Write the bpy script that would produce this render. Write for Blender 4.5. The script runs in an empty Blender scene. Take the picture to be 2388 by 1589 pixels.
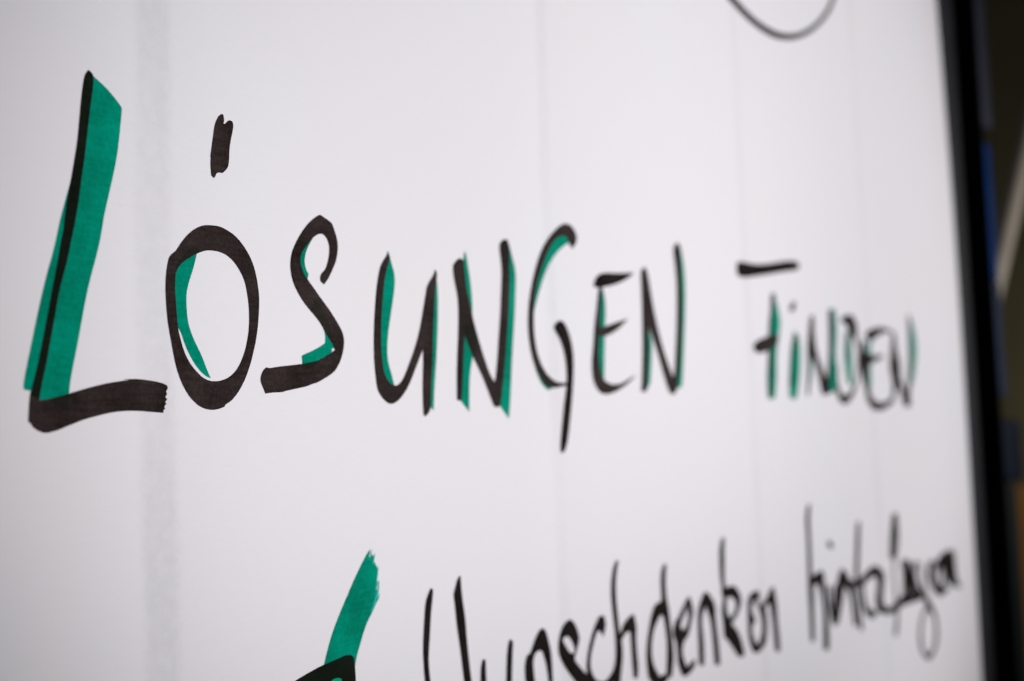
import bpy, bmesh, math, random
from mathutils import Vector, Matrix
from mathutils.geometry import tessellate_polygon

C = bpy.context.scene.collection
S = bpy.context.scene
rnd = random.Random(7)

# ---------------------------------------------------------------- camera
# metres; the sheet hangs in the plane y = 0, z up, the camera is in front of it at y < 0
cam_loc = Vector([0.0, -0.161275, 1.45])
rot = Matrix([[0.4878311, -0.0537218, -0.8712834], [-0.8721372, -0.0727376, -0.4838243], [-0.0373831, 0.9959032, -0.0823365]])
cd = bpy.data.cameras.new('camera')
cam = bpy.data.objects.new('camera', cd)
C.objects.link(cam)
cam.matrix_world = Matrix.Translation(cam_loc) @ rot.to_4x4()
cd.sensor_width = 36.0
cd.lens = 50.0
cd.clip_start = 0.01
cd.clip_end = 50.0
cd.dof.use_dof = True
cd.dof.focus_distance = 0.2446
cd.dof.aperture_fstop = 15.8
cd.dof.aperture_blades = 0
S.camera = cam

# ---------------------------------------------------------------- light
w = bpy.data.worlds.new('World')
S.world = w
w.use_nodes = True
bg = w.node_tree.nodes['Background']
bg.inputs[0].default_value = (0.92, 0.88, 1.0, 1)
bg.inputs[1].default_value = 0.03

def area(name, loc, target, sx, sy, power, col):
    l = bpy.data.lights.new(name, 'AREA')
    l.shape = 'RECTANGLE'; l.size = sx; l.size_y = sy
    l.energy = power; l.color = col
    o = bpy.data.objects.new(name, l); C.objects.link(o)
    o.location = loc
    d = Vector(target) - Vector(loc)
    o.rotation_euler = d.to_track_quat('-Z', 'Y').to_euler()
    return o
def spot(name, loc, target, half, radius, power, col):
    l = bpy.data.lights.new(name, 'SPOT')
    l.spot_size = 2 * half; l.spot_blend = 1.0
    l.shadow_soft_size = radius; l.energy = power; l.color = col
    o = bpy.data.objects.new(name, l); C.objects.link(o)
    o.location = loc
    o.rotation_euler = (Vector(target) - Vector(loc)).to_track_quat('-Z', 'Y').to_euler()
    return o
# two added spots; their soft pools imitate lens corner darkening on the sheet
spot('vignette_spot', (-0.10, -0.40, 1.35), (0.30, 0.0, 1.51), 0.35, 0.02, 13.5, (1.0, 0.978, 0.995))
spot('vignette_spot', (0.90, -1.10, 1.50), (0.60, 0.0, 1.54), 0.35, 0.03, 44.5, (1.0, 0.978, 0.995))
area('wall_fill', (2.28, -0.10, 1.50), (2.6, 0.25, 1.50), 0.12, 0.12, 0.42, (1.0, 0.92, 0.74))  # added unseen lamp, makes the wall brighter in the middle than at the top
area('pole_fill', (1.05, -0.30, 1.56), (1.27, 0.06, 1.48), 0.06, 0.06, 0.52, (1.0, 0.95, 0.88))  # added unseen lamp that brightens the pole and the post

S.view_settings.view_transform = 'Standard'
S.view_settings.look = 'None'
S.view_settings.exposure = 0.0
S.view_settings.gamma = 1.0

# ---------------------------------------------------------------- materials
def mat(name, col, rough=0.6, spec=0.5):
    m = bpy.data.materials.new(name); m.use_nodes = True
    b = m.node_tree.nodes['Principled BSDF']
    b.inputs['Base Color'].default_value = (*col, 1)
    b.inputs['Roughness'].default_value = rough
    b.inputs['Specular IOR Level'].default_value = spec
    return m

class NT:
    """small node writer"""
    def __init__(s, m):
        s.t = m.node_tree; s.b = s.t.nodes['Principled BSDF']
    def n(s, kind, **kw):
        x = s.t.nodes.new(kind)
        for k, v in kw.items(): setattr(x, k, v)
        return x
    def l(s, a, b): s.t.links.new(a, b)
    def val(s, sock, v):
        if hasattr(v, 'is_output'): s.l(v, sock)
        else: sock.default_value = v
    def math(s, op, a, b=0.0, c=0.0, clamp=False):
        x = s.n('ShaderNodeMath', operation=op, use_clamp=clamp)
        for i, v in enumerate((a, b, c)): s.val(x.inputs[i], v)
        return x.outputs[0]
    def noise(s, vec, scale, detail=3.0, rough=0.5):
        x = s.n('ShaderNodeTexNoise'); s.l(vec, x.inputs['Vector'])
        x.inputs['Scale'].default_value = scale; x.inputs['Detail'].default_value = detail
        x.inputs['Roughness'].default_value = rough
        return x.outputs['Fac']
    def mapping(s, vec, scale):
        x = s.n('ShaderNodeMapping'); s.l(vec, x.inputs['Vector'])
        x.inputs['Scale'].default_value = scale
        return x.outputs[0]
    def mix(s, f, a, b):
        x = s.n('ShaderNodeMix', data_type='RGBA'); s.val(x.inputs[0], f)
        s.val(x.inputs[6], a); s.val(x.inputs[7], b)
        return x.outputs[2]
    def mr(s, v, a, b, c, d, smooth=True):
        x = s.n('ShaderNodeMapRange', interpolation_type='SMOOTHSTEP' if smooth else 'LINEAR')
        s.val(x.inputs[0], v)
        for i, q in zip((1, 2, 3, 4), (a, b, c, d)): x.inputs[i].default_value = q
        return x.outputs[0]

SHEET_X0, SHEET_X1 = 0.120, 0.802
GRID_X = (0.1703, 0.3127, 0.4552, 0.6078, 0.752)

def paper_material():
    m = mat('white_paper', (0.80, 0.785, 0.80), 0.72, 0.25)
    k = NT(m)
    co = k.n('ShaderNodeTexCoord').outputs['Object']
    sep = k.n('ShaderNodeSeparateXYZ'); k.l(co, sep.inputs[0])
    x, z = sep.outputs['X'], sep.outputs['Z']
    warp = k.noise(k.mapping(co, (30, 30, 9)), 1.0, 2.0)
    warp2 = k.noise(co, 700.0, 4.0, 0.75)
    xw = k.math('ADD', x, k.math('MULTIPLY', k.math('SUBTRACT', warp, 0.5), 0.006))
    xw = k.math('ADD', xw, k.math('MULTIPLY', k.math('SUBTRACT', warp2, 0.5), 0.0030))
    tot = None
    for i, gx in enumerate(GRID_X):
        d = k.math('ABSOLUTE', k.math('SUBTRACT', xw, gx))
        hw = (0.0037, 0.0030, 0.0034, 0.0042, 0.004)[i]
        f = k.mr(d, hw - (0.0016 if i == 0 else 0.0010), hw + (0.0016 if i == 0 else 0.0010), (1.05, 0.62, 0.6, 0.6, 0.35)[i], 0.0)
        tot = f if tot is None else k.math('ADD', tot, f)
    mott = k.noise(co, 420.0, 5.0, 0.7)
    blot = k.noise(k.mapping(co, (60, 60, 22)), 1.0, 3.0)
    tot = k.math('MULTIPLY', tot, k.mr(mott, 0.30, 0.70, 0.65, 1.25))
    tot = k.math('MULTIPLY', tot, k.mr(blot, 0.28, 0.72, 0.45, 1.3))
    cloud = k.noise(co, 14.0, 3.0)
    base = k.mix(k.mr(cloud, 0.3, 0.7, 0.0, 1.0), (0.800, 0.776, 0.794, 1), (0.788, 0.782, 0.816, 1))
    fib = k.noise(k.mapping(co, (260, 260, 2600)), 1.0, 3.0, 0.6)
    base = k.mix(k.mr(fib, 0.25, 0.75, 0.045, 0.0), base, (0.5, 0.5, 0.52, 1))
    col = k.mix(k.math('MULTIPLY', tot, 0.125, clamp=True), base, (0.28, 0.28, 0.31, 1))
    k.l(col, k.b.inputs['Base Color'])
    g = k.noise(co, 2200.0, 4.0, 0.65)
    hgt = k.math('ADD', k.math('MULTIPLY', g, 0.5), fib)
    bp = k.n('ShaderNodeBump'); bp.inputs['Strength'].default_value = 0.16
    bp.inputs['Distance'].default_value = 0.00012
    k.l(hgt, bp.inputs['Height']); k.l(bp.outputs[0], k.b.inputs['Normal'])
    return m

def ink(name, dark, light, rough=0.6, spec=0.1, streak=1.0):
    m = mat(name, dark, rough, spec)
    k = NT(m)
    co = k.n('ShaderNodeTexCoord').outputs['Object']
    st = k.noise(k.mapping(co, (110, 110, 1500)), 1.0, 4.0, 0.65)     # dry marker streaks along the paper grain
    cl = k.noise(co, 95.0, 3.0)
    f = k.math('ADD', k.math('MULTIPLY', k.math('SUBTRACT', st, 0.5), 1.3 * streak), k.math('MULTIPLY', k.math('SUBTRACT', cl, 0.5), 1.6))
    gr = k.noise(co, 1500.0, 3.0, 0.7)
    f = k.math('ADD', f, k.math('MULTIPLY', k.math('SUBTRACT', gr, 0.5), 1.2))
    f = k.math('ADD', f, 0.42, clamp=True)
    k.l(k.mix(f, (*dark, 1), (*light, 1)), k.b.inputs['Base Color'])
    return m

M_PAPER = paper_material()
INK = {
    'black': ink('black_marker_ink', (0.009, 0.006, 0.005), (0.048, 0.034, 0.033), streak=0.75),
    'black2': ink('black_marker_ink_fresh', (0.005, 0.0035, 0.003), (0.022, 0.015, 0.015), spec=0.05),
    'black_over': ink('black_ink_over_green_ink', (0.004, 0.007, 0.004), (0.012, 0.015, 0.010), spec=0.05),
    'black_mid': ink('black_ink_soaked_green', (0.009, 0.010, 0.007), (0.028, 0.024, 0.020), spec=0.08),
    'green': ink('green_marker_ink', (0.0, 0.165, 0.100), (0.0, 0.325, 0.215), spec=0.03, streak=0.6),
    'green_dry': ink('green_marker_ink_dry', (0.01, 0.36, 0.30), (0.05, 0.50, 0.44), spec=0.03),
    'green2': ink('green_marker_ink_light', (0.0, 0.26, 0.13), (0.01, 0.33, 0.19)),
}
def rough_mat(name, a, b, scale, rough, spec=0.4, stretch=(1, 1, 1)):
    m = mat(name, a, rough, spec); k = NT(m)
    co = k.n('ShaderNodeTexCoord').outputs['Object']
    f = k.noise(k.mapping(co, stretch), scale, 4.0, 0.6)
    k.l(k.mix(k.mr(f, 0.3, 0.7, 0, 1), (*a, 1), (*b, 1)), k.b.inputs['Base Color'])
    bp = k.n('ShaderNodeBump'); bp.inputs['Strength'].default_value = 0.15; bp.inputs['Distance'].default_value = 0.001
    k.l(f, bp.inputs['Height']); k.l(bp.outputs[0], k.b.inputs['Normal'])
    return m
M_MARGIN = rough_mat('dark_grey_board_face', (0.015, 0.016, 0.019), (0.022, 0.022, 0.025), 60, 0.6, 0.25)
M_BLACK = rough_mat('black_rubber_lip', (0.002, 0.002, 0.002), (0.003, 0.003, 0.003), 80, 0.9, 0.05)
M_SLATE = rough_mat('slate_blue_plastic', (0.024, 0.027, 0.045), (0.032, 0.036, 0.058), 40, 0.5)
M_BLUE = rough_mat('deep_blue_plastic', (0.0, 0.026, 0.130), (0.0, 0.034, 0.160), 40, 0.6, 0.1)
M_NAVY = rough_mat('navy_plastic', (0.0, 0.004, 0.018), (0.001, 0.005, 0.022), 40, 0.6, 0.2)
M_BLUE_SHADED = rough_mat('shaded_blue_plastic', (0.001, 0.013, 0.045), (0.001, 0.017, 0.052), 40, 0.6, 0.3)  # same blue rail, its fade into shade put into a darker colour
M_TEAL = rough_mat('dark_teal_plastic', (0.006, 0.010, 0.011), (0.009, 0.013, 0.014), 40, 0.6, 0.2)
M_WALL = rough_mat('olive_brown_wall', (0.16, 0.145, 0.085), (0.21, 0.19, 0.115), 2.5, 0.9, 0.1)
M_POLE = rough_mat('pale_painted_pole', (0.62, 0.56, 0.48), (0.72, 0.65, 0.56), 30, 0.5)
M_WOOD = rough_mat('orange_brown_wood', (0.42, 0.20, 0.05), (0.55, 0.28, 0.08), 30, 0.5, 0.4, (6, 6, 0.6))

# ---------------------------------------------------------------- helpers
def link(name, me, m, parent=None):
    o = bpy.data.objects.new(name, me); C.objects.link(o)
    if m: me.materials.append(m)
    o.parent = parent
    return o
def bm_obj(name, bm, m, parent=None, smooth=False):
    me = bpy.data.meshes.new(name); bm.to_mesh(me); bm.free()
    if smooth:
        for p in me.polygons: p.use_smooth = True
    return link(name, me, m, parent)
def box(lo, hi, bev=0.001, seg=2):
    bm = bmesh.new()
    bmesh.ops.create_cube(bm, size=1.0)
    lo, hi = Vector(lo), Vector(hi)
    for v in bm.verts:
        v.co = Vector([lo[i] + (v.co[i] + 0.5) * (hi[i] - lo[i]) for i in range(3)])
    if bev: bmesh.ops.bevel(bm, geom=list(bm.edges), offset=bev, segments=seg, affect='EDGES', profile=0.5)
    return bm
def thing(o, label, cat, group=None):
    o['label'] = label; o['category'] = cat
    if group: o['group'] = group
    return o

# ---------------------------------------------------------------- the paper sheet
STEP = 0.005
def bulge(x, z):
    """how far the hanging paper stands off the board (towards the viewer), metres"""
    b = 0.0011 * math.sin(x * 9.0 + 0.6 * math.sin(z * 5.0)) + 0.0006 * math.sin(x * 19.0 + z * 7.0 + 1.0)
    for gx in GRID_X:                                     # soft creases
        b += 0.00022 * math.exp(-((x - gx) / 0.0075) ** 2)
    return b
def edge_x(z):
    """the right-hand edge of the sheet is not quite straight"""
    t = z - 1.45
    return 0.7870 - 0.20 * max(0.0, t - 0.06) ** 2 - 0.02 * max(0.0, t - 0.12) - 0.04 * max(0.0, -t - 0.06) ** 2
def sheet_y(x, z):
    # piecewise linear on a 5 mm lattice, so the ink lies on the very same surface
    i = math.floor(x / STEP); a = x / STEP - i
    j = math.floor(z / 0.02); c = z / 0.02 - j
    q = lambda ii, jj: bulge(ii * STEP, jj * 0.02)
    return -((1 - a) * ((1 - c) * q(i, j) + c * q(i, j + 1)) + a * ((1 - c) * q(i + 1, j) + c * q(i + 1, j + 1)))
ZB, ZT = 0.86, 1.82
def make_sheet():
    bm = bmesh.new()
    xs = [SHEET_X0] + [i * STEP for i in range(math.ceil(SHEET_X0 / STEP + .01), 155)] + [None]
    zs = [ZB + 0.02 * j for j in range(int(round((ZT - ZB) / 0.02)) + 1)]
    G = {}
    for side, off in ((0, 0.0), (1, 0.00018)):
        for i, x in enumerate(xs):
            for j, z in enumerate(zs):
                xx = edge_x(z) if x is None else x
                G[side, i, j] = bm.verts.new((xx, sheet_y(xx, z) + off, z))
    n, k = len(xs) - 1, len(zs) - 1
    for i in range(n):
        for j in range(k):
            bm.faces.new((G[0, i, j], G[0, i + 1, j], G[0, i + 1, j + 1], G[0, i, j + 1]))
            bm.faces.new((G[1, i, j], G[1, i, j + 1], G[1, i + 1, j + 1], G[1, i + 1, j]))
    for i in range(n):
        bm.faces.new((G[0, i, 0], G[1, i, 0], G[1, i + 1, 0], G[0, i + 1, 0]))
        bm.faces.new((G[0, i, k], G[0, i + 1, k], G[1, i + 1, k], G[1, i, k]))
    for j in range(k):
        bm.faces.new((G[0, 0, j], G[0, 0, j + 1], G[1, 0, j + 1], G[1, 0, j]))
        bm.faces.new((G[0, n, j], G[1, n, j], G[1, n, j + 1], G[0, n, j + 1]))
    bmesh.ops.recalc_face_normals(bm, faces=bm.faces)
    return bm_obj('paper_sheet', bm, M_PAPER, smooth=True)
sheet = make_sheet()
thing(sheet, 'large white flip chart sheet with a green and black handwritten heading', 'paper sheet')

# ---------------------------------------------------------------- marker strokes, traced in millimetres on the sheet
# (x from the world origin, z from the height of the camera, both in mm)
# entries: part name, label, pieces; a piece is (0, ink, closed outlines) or (1, ink, left and right edge points)
STROKES = [
  ('letter','large black capital L',[(0,'black_over',[[(156.56,61.9),(155.81,61.06),(155.35,59.58),(154.68,55.53),(154.09,50.75),(153.26,46.94),(152.58,43.95),(151.78,40.97),(151.24,38.04),(150.96,36.11),(150.54,34.77),(149.83,31.62),(148.85,27.87),(147.74,23.34),(146.52,18.66),(145.58,15.25),(144.8,13.05),(144.46,11.67),(146.04,10.95),(146.58,13.3),(147.38,15.91),(148.2,19.35),(149.17,23.24),(150.3,27.99),(151.56,31.18),(152.56,35.0),(153.49,38.33),(154.17,41.31),(154.88,45.27),(155.44,47.89),(156.17,52.3),(156.75,55.95),(157.33,58.83),(157.55,60.46),(157.38,61.41)]]),(0,'black',[[(144.46,12.1),(144.19,10.68),(143.98,7.75),(144.48,7.46),(144.65,7.12),(145.47,6.57),(146.74,6.14),(147.63,6.14),(149.72,6.57),(151.31,7.13),(152.11,7.33),(154.28,8.03),(157.04,8.62),(159.85,9.17),(162.7,9.47),(165.6,9.54),(168.56,9.39),(171.51,9.27),(171.55,9.71),(171.94,9.93),(171.79,10.37),(172.28,10.7),(171.97,11.03),(172.5,11.48),(172.06,11.84),(172.46,12.35),(172.21,12.68),(172.67,13.24),(172.49,13.68),(171.63,13.98),(169.91,14.26),(167.19,14.46),(165.42,14.54),(162.81,14.36),(164.25,14.29),(162.81,14.17),(159.95,13.77),(157.13,13.22),(154.36,12.59),(151.65,11.92),(149.79,11.48),(147.19,10.97),(146.04,11.01),(144.91,11.88)]]),(0,'black_mid',[[(148.61,11.06),(149.79,11.42),(151.7,11.9),(151.62,10.4),(151.08,9.49),(149.77,9.87),(148.86,10.36)]]),(0,'green',[[(157.12,61.55),(157.51,61.2),(160.38,59.87),(162.88,57.98),(163.53,57.2),(163.36,55.65),(162.58,50.48),(161.56,46.52),(160.28,42.37),(159.29,39.09),(158.55,35.7),(157.2,31.76),(156.02,28.5),(154.84,24.25),(153.81,20.06),(152.94,16.94),(152.22,14.27),(151.87,12.23),(151.57,10.4),(148.99,10.36),(146.42,10.82),(144.79,12.11),(143.54,12.28),(143.22,12.82),(143.56,14.59),(144.74,18.97),(146.07,23.82),(147.42,28.34),(148.64,31.7),(149.61,34.66),(150.5,37.94),(151.79,41.54),(152.97,44.97),(154.18,49.03),(155.17,54.07),(155.91,59.12),(156.59,61.14)]])]),
  ('umlaut_stroke','short thick black stroke above the O',[(0,'black',[[(187.75,61.15),(187.08,60.75),(186.48,60.01),(185.95,59.14),(185.63,58.12),(185.37,56.93),(184.95,55.14),(184.61,53.56),(184.5,53.12),(184.59,52.94),(184.49,52.03),(184.53,51.09),(184.57,50.15),(184.83,49.72),(185.32,49.51),(185.69,49.85),(186.07,50.48),(186.8,50.74),(187.52,50.74),(188.26,51.22),(189.01,51.92),(189.41,52.85),(189.54,54.32),(189.74,55.8),(190.08,57.02),(190.49,58.26),(190.83,59.4),(190.76,60.16),(190.36,60.47),(189.77,60.45),(189.17,60.1),(188.64,59.61),(188.2,59.57),(188.41,60.09),(188.32,60.85),(188.11,61.17)]])]),
  ('letter','black letter O of the heading',[(0,'black',[[(182.56,41.06),(184.49,41.26),(186.63,41.35),(189.49,40.68),(191.66,39.62),(193.83,37.82),(195.26,35.91),(196.13,33.81),(196.61,31.66),(196.83,29.49),(196.46,26.06),(195.79,22.87),(194.81,20.17),(193.77,17.73),(192.18,15.06),(190.27,12.89),(188.4,11.44),(186.95,10.84),(186.59,10.44),(184.81,10.0),(183.06,9.87),(181.01,10.18),(179.32,10.95),(177.66,12.15),(176.19,13.91),(175.08,15.88),(174.32,18.07),(173.73,20.49),(173.14,22.9),(172.78,25.1),(172.62,27.31),(172.52,29.53),(172.74,31.78),(173.12,33.38),(173.48,34.43),(174.16,35.18),(175.18,35.79),(176.23,37.0),(177.81,38.55),(179.57,39.8),(180.97,40.49)],[(182.94,36.78),(181.18,36.23),(179.78,35.64),(177.69,34.66),(175.95,33.45),(175.07,32.01),(174.9,29.74),(175.03,27.5),(175.2,25.27),(175.47,23.05),(175.86,21.73),(176.49,20.08),(177.42,18.44),(178.6,17.13),(179.9,16.17),(181.51,15.15),(183.58,14.69),(185.68,14.82),(187.83,15.4),(189.68,16.51),(191.2,18.11),(192.38,20.06),(193.21,22.25),(193.75,24.68),(193.85,27.09),(193.67,29.24),(193.26,31.13),(192.69,32.76),(191.45,34.32),(190.03,35.61),(188.25,36.49),(186.47,36.89),(184.7,36.93)]]),(0,'green',[[(180.66,36.24),(179.98,34.33),(178.98,32.16),(177.99,30.02),(177.65,28.17),(177.75,25.91),(178.04,24.12),(178.83,22.35),(179.98,20.6),(181.13,19.06),(181.88,17.72),(182.59,16.38),(183.42,15.21),(182.56,15.35),(181.2,15.98),(179.53,17.29),(178.21,18.81),(177.07,20.45),(176.28,22.2),(175.31,23.49),(174.2,25.2),(173.8,28.52),(173.9,31.89),(175.64,34.32),(180.16,36.65)]]),(0,'black_mid',[[(179.83,37.07),(180.92,36.62),(180.76,36.14),(177.69,34.66),(176.02,33.5),(175.25,32.47),(174.93,33.12),(176.33,34.62),(177.73,35.92)]])]),
  ('letter','black letter S of the heading',[(0,'black',[[(216.44,34.01),(215.37,34.49),(215.28,35.39),(215.89,36.18),(216.94,36.86),(217.77,38.25),(218.39,39.89),(218.52,41.49),(218.01,42.75),(216.94,43.54),(215.62,43.64),(213.62,42.8),(211.6,41.09),(210.05,39.75),(209.27,38.39),(209.38,37.12),(210.06,35.66),(211.48,34.39),(213.13,33.12),(215.42,31.25),(217.96,29.36),(220.1,27.42),(221.81,25.69),(222.43,24.41),(222.49,23.09),(221.93,21.22),(220.78,19.33),(219.12,17.69),(216.4,16.44),(213.3,15.32),(212.22,15.16),(210.29,14.6),(206.94,14.06),(203.26,13.47),(202.46,13.28),(200.09,13.2),(197.75,12.93),(197.39,13.65),(196.67,14.71),(196.52,15.55),(196.94,16.53),(197.54,17.16),(198.33,17.62),(199.3,17.47),(201.47,17.84),(204.69,18.16),(207.98,18.55),(210.93,18.92),(213.95,19.56),(216.62,20.58),(218.88,21.46),(219.26,21.87),(218.51,22.88),(217.24,23.98),(216.19,25.08),(215.16,26.31),(213.5,27.62),(211.01,29.23),(208.99,30.85),(207.41,32.62),(206.46,34.3),(206.06,36.28),(206.36,38.33),(207.35,40.21),(208.91,42.18),(210.9,44.22),(213.13,45.93),(215.59,47.22),(217.12,46.98),(219.54,46.24),(220.58,44.65),(221.32,43.14),(221.4,41.29),(220.73,39.09),(219.75,37.66),(218.06,35.39)]]),(0,'black_mid',[[(213.66,30.85),(215.75,29.2),(217.6,26.73),(218.58,24.18),(218.6,22.93),(217.24,23.98),(216.19,25.08),(215.16,26.31),(213.5,27.62),(212.28,28.94)]]),(0,'black_mid',[[(209.15,18.69),(213.95,19.5),(213.48,18.77),(210.45,17.89)]]),(0,'green',[[(213.48,42.6),(211.8,40.72),(210.86,39.07),(210.57,37.5),(211.14,36.15),(211.75,35.57),(211.27,34.37),(208.81,35.79),(208.3,38.28),(209.88,40.5),(212.09,42.3)]]),(0,'green',[[(215.59,26.08),(216.22,24.83),(216.36,24.06),(216.21,22.88),(214.73,22.16),(211.88,21.12),(209.23,20.31),(208.79,19.84),(209.01,18.46),(210.89,18.28),(216.13,19.78),(218.24,21.17),(218.37,21.96),(219.8,22.03),(219.43,23.45),(217.74,25.18)]])]),
  ('letter','black letter U of the heading',[(0,'black',[[(239.25,42.59),(237.41,40.99),(236.0,39.39),(234.9,36.68),(233.97,33.16),(233.31,29.1),(232.85,25.66),(232.67,22.81),(232.65,19.98),(232.99,17.16),(233.44,14.63),(234.88,13.1),(237.39,11.72),(240.04,12.05),(242.82,13.55),(245.42,15.81),(247.54,18.53),(249.39,20.97),(251.26,23.45),(251.18,20.75),(250.64,16.25),(250.48,12.37),(250.57,9.7),(251.28,9.32),(252.59,10.02),(253.54,11.23),(254.08,14.84),(255.43,23.97),(256.22,30.11),(256.99,35.06),(258.21,39.79),(257.7,40.92),(256.1,39.13),(253.94,37.25),(253.23,35.36),(251.82,31.61),(250.43,27.91),(248.81,24.82),(247.25,22.36),(245.43,19.92),(243.63,17.51),(241.91,16.0),(240.0,15.43),(237.93,16.17),(236.46,17.56),(235.8,19.54),(235.46,22.38),(235.58,25.82),(235.89,29.29),(236.67,33.38),(237.71,37.53),(238.92,39.98),(239.71,41.52)]]),(0,'green',[[(239.28,43.09),(240.07,41.27),(241.01,39.31),(241.52,37.3),(240.85,34.31),(239.66,30.71),(238.34,26.56),(237.57,22.77),(237.91,19.91),(239.08,17.65),(239.83,15.36),(238.16,15.55),(236.65,16.56),(234.97,18.65),(234.47,22.9),(235.0,31.52),(237.02,38.91),(238.52,41.98)]]),(0,'green',[[(257.24,41.09),(258.14,38.86),(258.35,35.18),(257.59,27.13),(256.28,19.45),(255.36,14.87),(254.82,10.64),(253.26,11.37),(253.22,14.82),(254.95,26.98),(256.19,36.22)]])]),
  ('letter','first black letter N of the heading',[(0,'black',[[(268.29,44.65),(266.49,43.75),(265.16,42.51),(265.19,40.46),(265.93,38.01),(266.68,35.55),(266.73,32.09),(266.27,27.65),(265.54,22.92),(264.94,18.21),(264.67,13.08),(265.89,12.95),(266.86,13.59),(267.66,18.3),(268.4,23.05),(269.19,27.51),(271.72,23.52),(275.29,19.84),(278.26,16.07),(280.63,12.57),(282.23,11.68),(284.31,12.3),(285.61,15.6),(287.06,20.6),(288.66,27.32),(290.28,34.11),(291.33,40.94),(291.62,46.05),(291.78,49.8),(291.0,51.41),(289.25,51.37),(287.44,50.32),(286.86,49.08),(287.16,46.93),(287.61,43.96),(286.85,38.87),(286.1,33.81),(285.0,28.77),(283.91,23.76),(282.88,19.46),(282.04,17.47),(279.85,19.35),(277.52,23.15),(275.23,27.22),(273.29,31.27),(271.98,35.02),(270.68,38.75),(270.34,42.56),(270.02,44.29)]]),(0,'green',[[(270.63,46.5),(269.86,44.59),(270.19,40.62),(270.33,34.26),(272.89,30.29),(273.22,34.48),(272.92,38.95),(272.06,42.73),(271.39,45.55)]]),(0,'green',[[(269.26,28.46),(267.47,21.43),(266.2,12.95),(269.94,10.51),(270.31,15.23),(271.13,20.0),(272.37,23.55)]]),(0,'green',[[(291.64,50.64),(293.45,46.92),(294.6,43.63),(294.04,39.48),(293.33,34.33),(291.83,27.49),(290.55,20.73),(289.14,12.37),(288.17,9.15),(283.96,12.13),(285.61,15.6),(288.11,28.95),(289.92,42.5)]]),(0,'black_mid',[[(270.02,30.1),(272.89,30.29),(274.25,27.16),(274.35,24.28),(272.39,23.87),(269.78,27.07)]])]),
  ('letter','black letter G with a long tail',[(0,'black',[[(325.35,53.15),(323.93,54.35),(322.71,55.69),(320.04,55.92),(316.06,54.47),(312.6,51.78),(309.72,48.59),(307.36,45.5),(305.28,42.47),(303.88,38.72),(302.99,35.04),(302.68,31.42),(303.0,28.25),(303.98,25.1),(305.83,22.37),(308.56,20.06),(311.89,18.74),(315.51,18.24),(320.35,18.46),(320.28,17.76),(317.34,17.47),(312.61,16.85),(308.7,16.84),(306.29,17.98),(303.57,20.29),(301.33,23.39),(300.12,26.9),(299.59,30.44),(299.93,34.43),(300.94,38.49),(302.8,42.65),(304.95,46.48),(307.31,49.98),(310.53,53.2),(314.81,56.19),(319.32,58.52),(322.77,59.44),(326.08,59.09),(328.32,57.44),(328.67,55.97),(327.57,54.34)]]),(0,'black2',[[(317.01,33.97),(319.2,33.62),(321.5,31.35),(323.21,28.1),(323.82,24.35),(323.18,19.72),(321.88,14.27),(320.04,8.45),(318.07,3.31),(315.91,1.0),(313.94,0.99),(314.09,3.54),(315.87,9.24),(317.5,14.18),(319.08,18.34),(319.19,22.49),(318.28,26.09),(316.17,29.16),(313.55,31.11),(313.11,32.27),(315.08,33.63)]]),(0,'green',[[(322.95,56.14),(323.95,54.56),(320.26,53.08),(316.22,50.94),(312.27,48.03),(308.95,44.43),(306.57,40.96),(304.17,37.14),(302.67,34.22),(301.65,36.94),(306.52,45.42),(311.23,51.22),(317.11,55.43)]]),(0,'green',[[(306.15,21.18),(302.41,21.45),(305.04,17.95),(308.65,16.23),(310.66,16.8),(308.46,18.84)]])]),
  ('letter','black letter E of the heading',[(0,'black2',[[(337.41,44.73),(338.56,46.36),(341.23,48.02),(345.91,48.91),(352.22,49.34),(358.72,50.05),(363.94,50.64),(360.79,48.95),(355.2,47.21),(349.77,45.82),(344.5,44.91),(340.88,44.37),(338.36,44.24)]]),(0,'black',[[(340.93,44.82),(339.62,41.63),(338.57,38.05),(336.85,33.57),(335.89,28.75),(334.48,24.37),(334.6,20.51),(335.86,18.18),(338.68,16.3),(342.69,15.87),(347.93,16.6),(353.91,18.21),(358.97,20.15),(362.44,21.85),(357.93,20.57),(352.4,19.06),(347.1,18.7),(343.03,19.24),(340.62,20.7),(339.56,23.28),(339.19,26.74),(339.92,31.14),(344.24,31.61),(350.66,33.45),(355.1,35.39),(358.75,37.31),(353.04,36.16),(346.62,34.85),(341.38,33.64),(340.75,35.57),(341.48,40.02),(342.95,44.77)]]),(0,'green',[[(342.46,44.95),(344.1,42.88),(344.6,38.48),(343.65,34.0),(342.76,26.91),(341.76,19.86),(339.97,19.16),(337.26,22.32),(338.1,31.04),(339.45,39.86)]])]),
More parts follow.
